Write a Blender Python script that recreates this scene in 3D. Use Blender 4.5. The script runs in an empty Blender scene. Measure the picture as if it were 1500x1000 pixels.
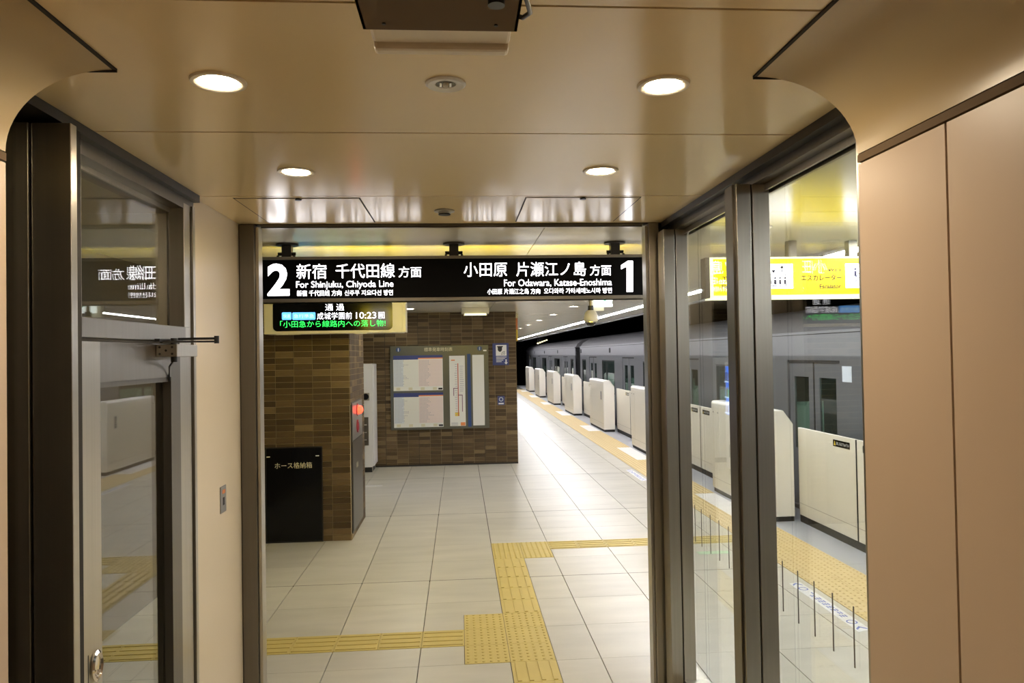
import bpy, math, random
from mathutils import Vector, Matrix
random.seed(7)
PI = math.pi
sc = bpy.context.scene
col = sc.collection

# ------------------------------------------------------------------ camera
F_PX, YAW, PITCH, ROLL, HC = 1065.6, .0721, .0167, -.0169, 2.021
_F = Vector((math.sin(YAW)*math.cos(PITCH), math.cos(YAW)*math.cos(PITCH), math.sin(PITCH)))
_R = Vector((math.cos(YAW), -math.sin(YAW), 0)); _U = _R.cross(_F)
_R, _U = _R*math.cos(ROLL)+_U*math.sin(ROLL), _U*math.cos(ROLL)-_R*math.sin(ROLL)
cam = bpy.data.cameras.new('camera'); co = bpy.data.objects.new('camera', cam); col.objects.link(co)
cam.sensor_width = 36; cam.lens = F_PX*36/1500; cam.clip_start = .05; cam.clip_end = 200
m = Matrix.Identity(4)
for i in range(3):
    m[i][0] = _R[i]; m[i][1] = _U[i]; m[i][2] = -_F[i]
m[2][3] = HC
co.matrix_world = m
sc.camera = co
def at(x, y, X=None, Y=None, Z=None):
    """point of the place on a known plane (wall, sign face, floor) that was measured at x, y"""
    d = _F+_R*((x-750)/F_PX)+_U*((500-y)/F_PX)
    t = X/d.x if X is not None else Y/d.y if Y is not None else (Z-HC)/d.z
    return Vector((0, 0, HC))+d*t

# ------------------------------------------------------------------ world, exposure, lamp levels
w = bpy.data.worlds.new('underground'); sc.world = w; w.use_nodes = True
w.node_tree.nodes['Background'].inputs[0].default_value = (.9, .95, 1, 1)
w.node_tree.nodes['Background'].inputs[1].default_value = .004
sc.view_settings.view_transform = 'Standard'; sc.view_settings.look = 'None'
sc.view_settings.exposure = 0.3; sc.view_settings.gamma = 1.0
sc.view_settings.use_curve_mapping = False
L_STRIP, L_LOBBY, L_PLAT, L_SIGN = 60, 260, 52, 4.8
H = 2.80                 # ceiling height
GX0, GX1 = -1.335, 1.335 # glass planes of the lobby
YS = 5.03                # hanging signs
YL = 7.70                # departure board
YP = 8.145; XP = -1.218  # brick pillar front, side
YB = 13.40               # brick wall at the back
A0, R0, T = .302, 6.592, .6   # floor grid

# ------------------------------------------------------------------ materials
MATS = {}
def nodes(name):
    mt = bpy.data.materials.new(name); mt.use_nodes = True
    nt = mt.node_tree
    return mt, nt, nt.nodes, nt.links, nt.nodes['Principled BSDF']
def mat(name, c, rough=.5, metal=0., spec=.5, noise=0., nscale=8., stretch=(1, 1, 1), bump=0., coat=0., rnd=0.):
    mt, nt, N, Lk, b = nodes(name)
    b.inputs['Base Color'].default_value = (*c, 1); b.inputs['Roughness'].default_value = rough
    b.inputs['Metallic'].default_value = metal; b.inputs['Specular IOR Level'].default_value = spec
    if coat: b.inputs['Coat Weight'].default_value = coat; b.inputs['Coat Roughness'].default_value = .05
    if noise or bump:
        tc = N.new('ShaderNodeTexCoord'); mp = N.new('ShaderNodeMapping'); mp.inputs['Scale'].default_value = stretch
        nz = N.new('ShaderNodeTexNoise'); nz.inputs['Scale'].default_value = nscale; nz.inputs['Detail'].default_value = 5
        gm = N.new('ShaderNodeNewGeometry')
        Lk.new(gm.outputs['Position'], mp.inputs['Vector']); Lk.new(mp.outputs[0], nz.inputs['Vector'])
        if noise:
            mx = N.new('ShaderNodeMix'); mx.data_type = 'RGBA'
            mx.inputs[6].default_value = (*[v*(1-noise) for v in c], 1); mx.inputs[7].default_value = (*[min(1, v*(1+noise)) for v in c], 1)
            Lk.new(nz.outputs['Fac'], mx.inputs[0]); out = mx.outputs[2]
            if rnd:
                oi = N.new('ShaderNodeObjectInfo'); mr = N.new('ShaderNodeMapRange')
                mr.inputs['To Min'].default_value = 1-rnd; mr.inputs['To Max'].default_value = 1+rnd
                Lk.new(oi.outputs['Random'], mr.inputs['Value'])
                hs = N.new('ShaderNodeHueSaturation'); Lk.new(mr.outputs[0], hs.inputs['Value']); Lk.new(out, hs.inputs['Color']); out = hs.outputs[0]
            Lk.new(out, b.inputs['Base Color'])
        if bump:
            bp = N.new('ShaderNodeBump'); bp.inputs['Strength'].default_value = bump; bp.inputs['Distance'].default_value = .004
            Lk.new(nz.outputs['Fac'], bp.inputs['Height']); Lk.new(bp.outputs[0], b.inputs['Normal'])
    MATS[name] = mt; return mt
def emit(name, c, s, rough=.35):
    mt, nt, N, Lk, b = nodes(name)
    b.inputs['Base Color'].default_value = (*[v*.6 for v in c], 1); b.inputs['Roughness'].default_value = rough
    b.inputs['Emission Color'].default_value = (*c, 1); b.inputs['Emission Strength'].default_value = s
    MATS[name] = mt; return mt
def glass(name, tint, rough=0.0):
    mt = bpy.data.materials.new(name); mt.use_nodes = True; nt = mt.node_tree; N = nt.nodes; Lk = nt.links
    N.remove(N['Principled BSDF'])
    tr = N.new('ShaderNodeBsdfTransparent'); tr.inputs[0].default_value = (*tint, 1)
    gl = N.new('ShaderNodeBsdfGlossy'); gl.inputs['Roughness'].default_value = rough; gl.inputs[0].default_value = (1, 1, 1, 1)
    lw = N.new('ShaderNodeLayerWeight'); lw.inputs[0].default_value = .5
    pw = N.new('ShaderNodeMath'); pw.operation = 'POWER'; pw.inputs[1].default_value = 5
    ma = N.new('ShaderNodeMath'); ma.operation = 'MULTIPLY_ADD'; ma.inputs[1].default_value = .95; ma.inputs[2].default_value = .045
    mx = N.new('ShaderNodeMixShader')
    Lk.new(lw.outputs['Facing'], pw.inputs[0]); Lk.new(pw.outputs[0], ma.inputs[0]); Lk.new(ma.outputs[0], mx.inputs[0])
    Lk.new(tr.outputs[0], mx.inputs[1]); Lk.new(gl.outputs[0], mx.inputs[2]); Lk.new(mx.outputs[0], N['Material Output'].inputs[0])
    MATS[name] = mt; return mt
def brick_mat(name, src):
    mt, nt, N, Lk, b = nodes(name)
    if src == 'obj': r = N.new('ShaderNodeObjectInfo').outputs['Random']
    else: r = N.new('ShaderNodeNewGeometry').outputs['Random Per Island']
    cr = N.new('ShaderNodeValToRGB'); e = cr.color_ramp; e.interpolation = 'LINEAR'
    pts = [(0, (.060, .038, .018)), (.35, (.085, .055, .026)), (.7, (.115, .076, .036)), (.88, (.15, .10, .05)), (1, (.21, .15, .075))]
    while len(e.elements) < len(pts): e.elements.new(.5)
    for el, (p, c) in zip(e.elements, pts): el.position = p; el.color = (*c, 1)
    gm = N.new('ShaderNodeNewGeometry'); mp = N.new('ShaderNodeMapping'); mp.inputs['Scale'].default_value = (4, 4, 40)
    nz = N.new('ShaderNodeTexNoise'); nz.inputs['Scale'].default_value = 3
    Lk.new(gm.outputs['Position'], mp.inputs[0]); Lk.new(mp.outputs[0], nz.inputs['Vector'])
    hs = N.new('ShaderNodeHueSaturation'); mr = N.new('ShaderNodeMapRange'); mr.inputs['To Min'].default_value = .75; mr.inputs['To Max'].default_value = 1.25
    Lk.new(nz.outputs['Fac'], mr.inputs['Value']); Lk.new(mr.outputs[0], hs.inputs['Value'])
    Lk.new(r, cr.inputs[0]); Lk.new(cr.outputs[0], hs.inputs['Color']); Lk.new(hs.outputs[0], b.inputs['Base Color'])
    b.inputs['Roughness'].default_value = .6; b.inputs['Specular IOR Level'].default_value = .25
    MATS[name] = mt; return mt

mat('lobby_ceiling', (.82, .645, .37), .17, spec=.55, noise=.03, nscale=1.5)
mat('cove_dimmed', (.50, .38, .205), .3, noise=.03, nscale=1.5)  # darker than the ceiling: the cove's weaker light is put into its colour
mat('steel_mid', (.27, .25, .22), .36, metal=1., noise=.1, nscale=3, stretch=(30, 30, .4))  # steel with a dark reflection put into its colour, for the door rails
mat('lobby_panel', (.54, .41, .29), .38, noise=.03, nscale=2, stretch=(1, 1, .3))
mat('wall_cream', (.72, .61, .44), .35, noise=.02, nscale=2)
mat('plat_ceiling', (.60, .56, .45), .20, spec=.55, noise=.03, nscale=1.5)
mat('joint_dark', (.02, .017, .013), .8)
mat('groove_brown', (.06, .045, .03), .7)
mat('steel', (.45, .42, .355), .32, metal=1., noise=.10, nscale=3, stretch=(30, 30, .4))
mat('steel_dark', (.17, .155, .13), .35, metal=.9, noise=.1, nscale=3, stretch=(20, 20, .5))
mat('track_dark', (.035, .032, .028), .4, metal=.5)
mat('chrome', (.72, .68, .62), .12, metal=1.)
mat('black_metal', (.012, .012, .012), .35)
mat('black_satin', (.003, .003, .004), .12, spec=.35)
mat('sign_black', (.002, .002, .002), .45, spec=.15)
mat('frame_grey', (.33, .30, .24), .35, metal=.6)
mat('pole_grey', (.06, .055, .048), .4, metal=.4)
mat('cream_case', (.74, .70, .56), .35)
mat('device_white', (.80, .72, .58), .4)
mat('device_brown', (.15, .10, .055), .75, spec=.2)
mat('white_plastic', (.80, .79, .75), .35)
mat('vending_white', (.78, .77, .78), .3)
mat('tile', (.535, .51, .435), .32, spec=.4, noise=.19, nscale=2.2, stretch=(.7, 2.6, 1), rnd=.04)
mat('grout', (.10, .09, .075), .8)
mat('joint_line', (.05, .042, .03), .7)
mat('tactile', (.57, .45, .14), .5, noise=.08, nscale=6)
mat('tactile_edge', (.64, .49, .23), .5, noise=.06, nscale=6)
mat('platform_grey', (.36, .37, .40), .45, noise=.1, nscale=3)
mat('platform_white', (.78, .76, .74), .4, noise=.04, nscale=3)
mat('mortar', (.34, .27, .16), .8)
brick_mat('brick', 'obj'); brick_mat('brick_stuff', 'island')
mat('gate_white', (.84, .81, .74), .35)
mat('gate_leaf', (.82, .78, .68), .35)
mat('train_steel', (.22, .225, .24), .35, metal=.55, noise=.04, nscale=2)
mat('train_band', (.27, .27, .29), .38, metal=.2)
mat('train_roof', (.16, .155, .16), .5)
mat('pale_green', (.50, .74, .48), .5)
mat('rubber', (.012, .012, .012), .6)
mat('interior_dark', (.05, .055, .05), .6)
mat('mint', (.45, .62, .53), .4)
mat('tunnel', (.004, .004, .004), .9)
mat('board_frame', (.12, .118, .095), .3, metal=.3)
mat('board_blue', (.02, .06, .2), .4)
mat('paper', (.72, .72, .68), .5)
mat('paper_pink', (.74, .62, .60), .5)
mat('paper_blue', (.60, .66, .74), .5)
mat('ink_grey', (.30, .30, .38), .6)
mat('ink_black', (.02, .02, .025), .6)
mat('ink_red', (.50, .12, .09), .6)
mat('ink_orange', (.75, .25, .08), .6)
mat('ink_violet', (.14, .05, .10), .6)
mat('ink_cream', (.62, .58, .42), .6)
mat('navy', (.035, .05, .19), .4)
mat('ink_white', (.80, .80, .80), .5)
mat('sticker_blue', (.10, .16, .55), .5)
mat('yellow_paint', (.80, .58, .05), .5)
mat('lens_glass', (.02, .02, .02), .05)
mat('brushed_plate', (.32, .31, .30), .35, metal=.8)
mat('red_plastic', (.28, .01, .03), .3)
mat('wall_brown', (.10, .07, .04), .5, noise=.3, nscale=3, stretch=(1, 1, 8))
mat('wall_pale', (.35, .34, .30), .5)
glass('glass', (.93, .955, .94)); glass('glass_dark', (.66, .72, .70))
emit('lamp_lobby', (1, .83, .60), L_LOBBY); emit('lamp_platform', (1, .93, .80), L_PLAT); emit('lamp_concourse', (1, .94, .74), 215); emit('lamp_strip', (.96, .95, 1), L_STRIP)
emit('sign_white', (1, .97, 1), L_SIGN); emit('sign_yellow', (1, .75, .0), 2.3); emit('sign_yellow_back', (1, .76, .02), 11.0); emit('sign_cream', (1, .94, .62), 1.4)
emit('led_white', (.95, .93, 1), 2.8); emit('led_green', (.03, 1, .12), 2.0); emit('led_blue', (.12, .42, 1), 1.5); emit('led_cyan', (.55, .85, 1), 1.3)
emit('exit_white', (.92, 1, .96), 2.2); emit('exit_green', (.05, .55, .28), 1.)
emit('alarm_red', (1, .05, .02), 4.); emit('train_light', (.85, 1, .93), 22.0)
emit('vend_blue', (.10, .25, 1), 2.0); emit('vend_pale', (.55, .7, 1), 2.2)
emit('tunnel_light', (1, .85, .5), 2.)
mat('sign_ink', (.12, .08, .02), .5); mat('picto_ink', (.05, .04, .12), .5)

# ------------------------------------------------------------------ mesh helpers
class MB:
    def __init__(s): s.v = []; s.f = []
    def box(s, x0, x1, y0, y1, z0, z1):
        n = len(s.v)
        s.v += [(x0,y0,z0),(x1,y0,z0),(x1,y1,z0),(x0,y1,z0),(x0,y0,z1),(x1,y0,z1),(x1,y1,z1),(x0,y1,z1)]
        s.f += [tuple(n+i for i in q) for q in ((3,2,1,0),(4,5,6,7),(0,1,5,4),(1,2,6,5),(2,3,7,6),(3,0,4,7))]
        return s
    def cyl(s, c, r, h, axis='z', n=20, r2=None):
        r2 = r if r2 is None else r2; b = len(s.v); c = Vector(c)
        ex = {'z': (Vector((1,0,0)), Vector((0,1,0)), Vector((0,0,1))), 'y': (Vector((0,0,1)), Vector((1,0,0)), Vector((0,1,0))), 'x': (Vector((0,1,0)), Vector((0,0,1)), Vector((1,0,0)))}[axis]
        for k, rr in ((0, r), (h, r2)):
            for i in range(n):
                a = 2*PI*i/n; s.v.append(tuple(c+ex[0]*math.cos(a)*rr+ex[1]*math.sin(a)*rr+ex[2]*k))
        s.f.append(tuple(b+n-1-i for i in range(n))); s.f.append(tuple(b+n+i for i in range(n)))
        for i in range(n): j = (i+1) % n; s.f.append((b+i, b+j, b+n+j, b+n+i))
        return s
    def lathe(s, c, prof, n=24, axis='z'):
        b = len(s.v); c = Vector(c); k = len(prof)
        for r, h in prof:
            for i in range(n):
                a = 2*PI*i/n; p = (math.cos(a)*r, math.sin(a)*r, h)
                if axis == 'x': p = (h, p[0], p[1])
                s.v.append(tuple(c+Vector(p)))
        for j in range(k-1):
            for i in range(n):
                q = (i+1) % n; s.f.append((b+j*n+i, b+j*n+q, b+(j+1)*n+q, b+(j+1)*n+i))
        s.f.append(tuple(b+n-1-i for i in range(n))); s.f.append(tuple(b+(k-1)*n+i for i in range(n)))
        return s
    def prism(s, poly, a0, a1, axis='y'):
        """polygon in the two other axes, extruded along axis"""
        b = len(s.v); n = len(poly)
        for a in (a0, a1):
            for u, w_ in poly:
                s.v.append({'y': (u, a, w_), 'x': (a, u, w_), 'z': (u, w_, a)}[axis])
        s.f.append(tuple(b+i for i in range(n))); s.f.append(tuple(b+n+n-1-i for i in range(n)))
        for i in range(n): j = (i+1) % n; s.f.append((b+j, b+i, b+n+i, b+n+j))
        return s
    def tube(s, pts, r, n=10):
        b = len(s.v); pts = [Vector(p) for p in pts]
        for i, p in enumerate(pts):
            d = (pts[min(i+1, len(pts)-1)]-pts[max(i-1, 0)]).normalized()
            u = d.cross(Vector((0,0,1)) if abs(d.z) < .9 else Vector((1,0,0))).normalized(); v = d.cross(u)
            for k in range(n):
                a = 2*PI*k/n; s.v.append(tuple(p+u*math.cos(a)*r+v*math.sin(a)*r))
        for i in range(len(pts)-1):
            for k in range(n):
                q = (k+1) % n; s.f.append((b+i*n+k, b+i*n+q, b+(i+1)*n+q, b+(i+1)*n+k))
        s.f.append(tuple(b+n-1-k for k in range(n))); e = b+(len(pts)-1)*n; s.f.append(tuple(e+k for k in range(n)))
        return s
    def build(s, name, material, parent=None, smooth=False, bevel=0., origin=None):
        if origin is None:
            if parent is not None: origin = WL[parent.name]
            else:
                xs, ys, zs = zip(*s.v); origin = Vector(((min(xs)+max(xs))/2, (min(ys)+max(ys))/2, min(zs)))
        o3 = Vector(origin)
        me = bpy.data.meshes.new(name); me.from_pydata([tuple(Vector(p)-o3) for p in s.v], [], s.f); me.validate(); fix(me)
        return link(name, me, material, parent, o3, smooth, bevel)
def fix(me):
    import bmesh
    bm = bmesh.new(); bm.from_mesh(me); bmesh.ops.recalc_face_normals(bm, faces=bm.faces); bm.to_mesh(me); bm.free()
WL = {}
def link(name, me, material, parent, o3, smooth=False, bevel=0.):
    if material and not me.materials: me.materials.append(MATS[material])
    if smooth:
        me.polygons.foreach_set('use_smooth', [True]*len(me.polygons))
    o = bpy.data.objects.new(name, me); col.objects.link(o)
    if parent is not None:
        o.parent = parent; o.location = o3-WL[parent.name]
    else: o.location = o3
    WL[o.name] = Vector(o3)
    if bevel:
        b = o.modifiers.new('bevel', 'BEVEL'); b.width = bevel; b.segments = 2; b.limit_method = 'ANGLE'; b.angle_limit = math.radians(40)
    if smooth:
        try: me.set_sharp_from_angle(angle=math.radians(40))
        except Exception: pass
    return o
def share(name, me, parent, o3):
    o = bpy.data.objects.new(name, me); col.objects.link(o); o.parent = parent
    o.location = Vector(o3)-WL[parent.name]; WL[o.name] = Vector(o3); return o
def thing(name, loc, label=None, cat=None, group=None):
    o = bpy.data.objects.new(name, None); o.empty_display_size = .1; col.objects.link(o); o.location = loc; WL[o.name] = Vector(loc)
    if label: tag(o, label, cat, group)
    return o
def tag(o, label, cat, group=None):
    o['label'] = label; o['category'] = cat
    if group: o['group'] = group
    return o
def struct(o, label=None, cat=None):
    o['kind'] = 'structure'
    if label: o['label'] = label
    if cat: o['category'] = cat
    return o
def stuff(o): o['kind'] = 'stuff'; return o
def bx(name, material, parent, *b, bevel=0.): return MB().box(*b).build(name, material, parent, bevel=bevel)
def copy_tree(o, loc, label=None):
    c = o.copy(); col.objects.link(c); c.location = loc; WL[c.name] = Vector(loc)
    if label: c['label'] = label
    def kids(a, b):
        for ch in [k for k in bpy.data.objects if k.parent == a]:
            d = ch.copy(); col.objects.link(d); d.parent = b; kids(ch, d)
    kids(o, c); return c

# ------------------------------------------------------------------ lettering: each string becomes a flat mesh fitted to its place
TXT = {}
def prebuild(items):
    tmp = []
    for s, off in items:
        cu = bpy.data.curves.new('t', 'FONT'); cu.body = s; cu.size = 1; cu.offset = off; cu.extrude = .012; cu.resolution_u = 3; cu.fill_mode = 'BOTH'
        o = bpy.data.objects.new('t', cu); col.objects.link(o); tmp.append((s, off, o, cu))
    dg = bpy.context.evaluated_depsgraph_get()
    for s, off, o, cu in tmp:
        ev = o.evaluated_get(dg); me = ev.to_mesh()
        TXT[(s, off)] = ([tuple(v.co) for v in me.vertices], [tuple(p.vertices) for p in me.polygons]); ev.to_mesh_clear()
    for s, off, o, cu in tmp: bpy.data.objects.remove(o); bpy.data.curves.remove(cu)
def letter(s, off, material, parent, p0, p1, face, th=.0015, name='lettering'):
    """p0, p1: opposite corners (lower left / upper right as read) on the face; face names the way it looks"""
    V, Fc = TXT[(s, off)]
    us = [v[0] for v in V]; vs = [v[1] for v in V]; zs = [v[2] for v in V]
    u0, u1, v0, v1 = min(us), max(us), min(vs), max(vs); p0 = Vector(p0); p1 = Vector(p1)
    U = {'-y': Vector((1,0,0)), '+y': Vector((-1,0,0)), '+x': Vector((0,1,0)), '-x': Vector((0,-1,0)), 'up': Vector((1,0,0)), 'up2': Vector((0,1,0))}[face]
    Vv = {'up': Vector((0,1,0)), 'up2': Vector((-1,0,0))}.get(face, Vector((0,0,1))); Nn = U.cross(Vv)
    wu = (p1-p0).dot(U); wv = (p1-p0).dot(Vv)
    mb = MB(); mb.v = [tuple(p0+U*((a-u0)/(u1-u0)*wu)+Vv*((b-v0)/(v1-v0)*wv)+Nn*(th*(1 if c > 0 else 0))) for a, b, c in V]; mb.f = Fc
    o3 = WL[parent.name]
    me = bpy.data.meshes.new(name); me.from_pydata([tuple(Vector(p)-o3) for p in mb.v], [], mb.f); me.validate()
    return stuff(link(name, me, material, parent, o3))
B1, B2, B0, BE, BS = 0.0, .001, .035, -.004, -.007
prebuild([('2', .03), ('1', .03), ('新宿', B1), ('千代田線', B1), ('方面', B1), ('For Shinjuku, Chiyoda Line', BE), ('新宿 千代田线 方向', BS), ('신주쿠 지요다선 방면', BS),
  ('小田原', B1), ('片瀬江ノ島', B1), ('For Odawara, Katase-Enoshima', BE), ('小田原 片濑江之岛 方向', BS), ('오다와라 가타세에노시마 방면', BS),
  ('通 過', BS), ('成城学園前', BS), ('10:23', B1), ('「小田急から線路内への落し物!', BS), ('快速', B2), ('急行準急', B2), ('時', B2),
  ('エスカレーター', B0), ('Escalator', B0), ('エレベーター', B0), ('Elevator', B0), ('出口', B0), ('標準発車時刻表', B2), ('ホース格納箱', B2), ('あしもとちゅうい', B2),
  ('i', .03), ('标准 路线', B0)])

# ================================================================== STRUCTURE
# ---- floor
fl = struct(MB().box(-7, 4.25, -4, 46, -.25, -.012).build('floor', 'grout', origin=(0, 0, 0)), 'pale square floor tiles with yellow tactile paving', 'floor')
TACT = {}   # (ix, iy) of .3 m cells -> kind
def cell(x, y): return (round((x-A0)/.3), round((y-R0)/.3))
def put(x, y, k): TACT[cell(x, y)] = k
for k in range(5): put(A0, 5.692+.3*k, 'bar_y')
for k in range(3): put(A0, 4.792+.3*k, 'dot'); put(A0-.3, 4.792+.3*k, 'dot')
for k in range(1, 16): put(A0, 4.792-.3*k, 'bar_y')
for k in range(2, 14): put(A0-.3*k, 5.092, 'bar_x')
for i in range(2):
    for j in range(2): put(A0+.3*i, 7.192+.3*j, 'dot')
for k in range(2, 9): put(A0+.3*k, 7.492, 'bar_x')
XE = 2.972                       # inner edge of the platform-edge strip
tiles = []                       # (x0, x1, y0, y1)
ZN = -16
for ix in range(-6, 5):
    for iy in range(-8, 54):
        x0, y0 = A0+T*ix, R0+T*iy; x1, y1 = x0+T, y0+T
        if x0 > XE-.05: continue
        x1 = min(x1, XE)
        cx, cy = cell(x0, y0)
        occ = [[(cx+a, cy+b) in TACT for b in (0, 1)] for a in (0, 1)]
        if not any(occ[0]+occ[1]): tiles.append((x0, x1, y0, y1)); continue
        h = T/2
        nocc = sum(occ[0]+occ[1])
        if nocc == 1:
            a_, b_ = [(a, b) for a in (0, 1) for b in (0, 1) if occ[a][b]][0]
            fx = (lambda u: u) if a_ else (lambda u: x0+x1-u); fy = (lambda v: v) if b_ else (lambda v: y0+y1-v)
            MB().prism([(fx(u), fy(v)) for u, v in ((x0+.003, y0+.0014), (x1-.003, y0+.0014), (x1-.003, y0+h-.002), (x0+h-.002, y0+h-.002), (x0+h-.002, y1-.0014), (x0+.003, y1-.0014))], -.012, 0, 'z').build('floor_tile', 'tile', fl)
            continue
        if not any(occ[0]): tiles.append((x0, x0+h, y0, y1))
        if not any(occ[1]): tiles.append((x0+h, x1, y0, y1))
        for a in (0, 1):
            if any(occ[a]) and not all(occ[a]):
                other_full = occ[1-a] == occ[a]
                if other_full and a == 1: continue
                b = 0 if not occ[a][0] else 1
                xa, xb = (x0, x1) if other_full else ((x0, x0+h) if a == 0 else (x0+h, x1))
                tiles.append((xa, xb, y0+h*b, y0+h*b+h))
def vis(x, y):
    # what the doorway and the right-hand panes let one see of the floor
    if y < 4.3: return False
    r = x/y
    if -.31 < r < .27: return y < 13.4 or x > .08*y
    return .3 < r < .6 and y > 4.5
cand = sorted([t for t in tiles if vis((t[0]+t[1])/2, (t[2]+t[3])/2)], key=lambda t: t[2])
solo = set(cand[:300]); shared = {}
gx, gy = .0032, .0014
rest = MB()
for t in tiles:
    x0, x1, y0, y1 = t
    if t in solo:
        key = (round(x1-x0, 3), round(y1-y0, 3)); cen = ((x0+x1)/2, (y0+y1)/2, 0)
        if key in shared: share('floor_tile', shared[key], fl, cen)
        else:
            o = MB().box(x0+gx, x1-gx, y0+gy, y1-gy, -.012, 0).build('floor_tile', 'tile', fl, origin=cen); shared[key] = o.data
    else: rest.box(x0+gx, x1-gx, y0+gy, y1-gy, -.012, 0)
stuff(rest.build('distant_floor_tiles', 'tile', fl))
def dots(mb, x, y, n, z=.002):
    for i in range(n):
        for j in range(n): mb.cyl((x+.3*(i+.5)/n, y+.3*(j+.5)/n, z), .0115, .005, n=6, r2=.007)
tm = {}
def tact_mesh(k):
    mb = MB().box(.0015, .2985, .0015, .2985, -.012, .002)
    if k == 'dot': dots(mb, 0, 0, 6)
    else:
        for i in range(4):
            a = .0375+.075*i
            b0 = (a-.013, a+.013, .012, .288, .002, .007)
            mb.box(*b0) if k == 'bar_y' else mb.box(b0[2], b0[3], b0[0], b0[1], b0[4], b0[5])
    return mb
for (ix, iy), k in TACT.items():
    p = (A0+.3*ix, R0+.3*iy, 0)
    if k in tm: share('tactile_block', tm[k], fl, p)
    else:
        mb = tact_mesh(k); mb.v = [tuple(Vector(v)+Vector(p)) for v in mb.v]
        tm[k] = mb.build('tactile_block', 'tactile', fl, origin=p).data
# platform edge: two rows of dotted blocks, white slabs before each gate housing
HN = [3.35, 8.30, 13.25, 18.20, 23.15, 28.10, 33.05, 38.0]; HL = 2.0
far = MB(); ed = None; nb = 0; white = []
for row in (0, 1):
    for k in range(140):
        x = XE+.3*row; y = -1+.3*k
        if row == 1 and any(n+.15 < y+.15 < n+HL-.1 for n in HN):
            white.append((x, y)); continue
        if 4.9 < y < 26:
            if ed is None:
                mb = MB().box(.0015, .2985, .0015, .2985, -.012, .002); dots(mb, 0, 0, 5)
                mb.v = [tuple(Vector(v)+Vector((x, y, 0))) for v in mb.v]; ed = mb.build('tactile_block', 'tactile_edge', fl, origin=(x, y, 0)).data
            else: share('tactile_block', ed, fl, (x, y, 0))
        else: far.box(x+.0015, x+.2985, y+.0015, y+.2985, -.012, .002); dots(far, x, y, 5)
stuff(far.build('distant_tactile_blocks', 'tactile_edge', fl))
for x, y in white: bx('white_slab', 'platform_white', fl, x+.001, x+.299, y+.001, y+.299, -.012, .001)
bx('platform_edge_strip', 'platform_grey', fl, XE+.6, 4.25, -4, 46, -.012, 0)
for y in (R0, 9.30, 12.05): bx('movement_joint', 'joint_line', fl, -3.2, XE, y-.003, y+.003, -.012, .0006)
for i in (0,): bx('movement_joint', 'joint_line', fl, A0-.004, A0+.004, -4, 13.4, -.012, .0006)

# ---- tunnel shell beyond the platform edge
struct(MB().box(4.25, 9, -8, 60, -1.6, -1.4).build('floor_track', 'tunnel'), 'dark track bed below the platform edge', 'floor')
struct(MB().box(9, 9.2, -8, 60, -1.6, 5).build('wall_tunnel', 'tunnel'), 'black tunnel wall behind the train', 'wall')
struct(MB().box(3.78, 9.2, -8, 60, 4.2, 4.3).build('ceiling_tunnel', 'tunnel'), 'black void above the train', 'ceiling')
struct(MB().box(-7, 9.2, 60, 60.2, -1.6, 5).build('wall_tunnel_end', 'tunnel'), 'dark far end of the tunnel', 'wall')

# ---- ceiling
cl = struct(MB().box(-7, 3.78, -4, 46, H+.022, H+.15).build('ceiling', 'joint_dark', origin=(0, 0, H+.022)), 'glossy beige metal ceiling panels with thin seams', 'ceiling')
g = .003
LOB = [-4, -1.5, .45, 1.61, 2.556, 3.573, 4.325]
for a, b in zip(LOB, LOB[1:]): bx('ceiling_panel', 'lobby_ceiling', cl, -1.36, 1.36, a+.0045, b-.0045, H, H+.022)
YSE = [-4, -1.1, .18, 1.45, 2.725, 3.997, 5.283]
y = 5.283
while y < 13.3: y += 1.272; YSE.append(y)
while y < 45: y += .636; YSE.append(y)
XSE = [-4.26, -1.86, .54, 2.94]
for a, b in zip(YSE, YSE[1:]):
    for x0, x1 in zip(XSE, XSE[1:]):
        if b < 4.34:
            if x0 < -1.4 and x1 < 0: bx('ceiling_panel', 'plat_ceiling', cl, -4.26, -1.37, a+g, b-g, H, H+.022)
            elif x1 > 2: bx('ceiling_panel', 'plat_ceiling', cl, 1.37, x1-g, a+g, b-g, H, H+.022)
        elif a < 4.34:
            bx('ceiling_panel', 'plat_ceiling', cl, x0+g, x1-g, 4.40, b-g, H, H+.022)
            if x0 < -4: bx('ceiling_panel', 'plat_ceiling', cl, -4.26, -1.37, a+g, 4.40, H, H+.022)
            if x1 > 2: bx('ceiling_panel', 'plat_ceiling', cl, 1.37, x1-g, a+g, 4.40, H, H+.022)
        else:
            g2 = .014 if a > 13 else g
            bx('ceiling_panel', 'plat_ceiling', cl, x0+g, x1-g, a+g2, b-g2, H, H+.022)
bx('ceiling_panel', 'plat_ceiling', cl, 2.945, 3.08, -4, 46, H, H+.022)
bx('ceiling_panel', 'plat_ceiling', cl, 3.26, 3.70, -4, 46, H, H+.022)
bx('ceiling_edge_fascia', 'train_roof', cl, 3.70, 3.78, -4, 46, H-.03, H+.022)

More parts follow.
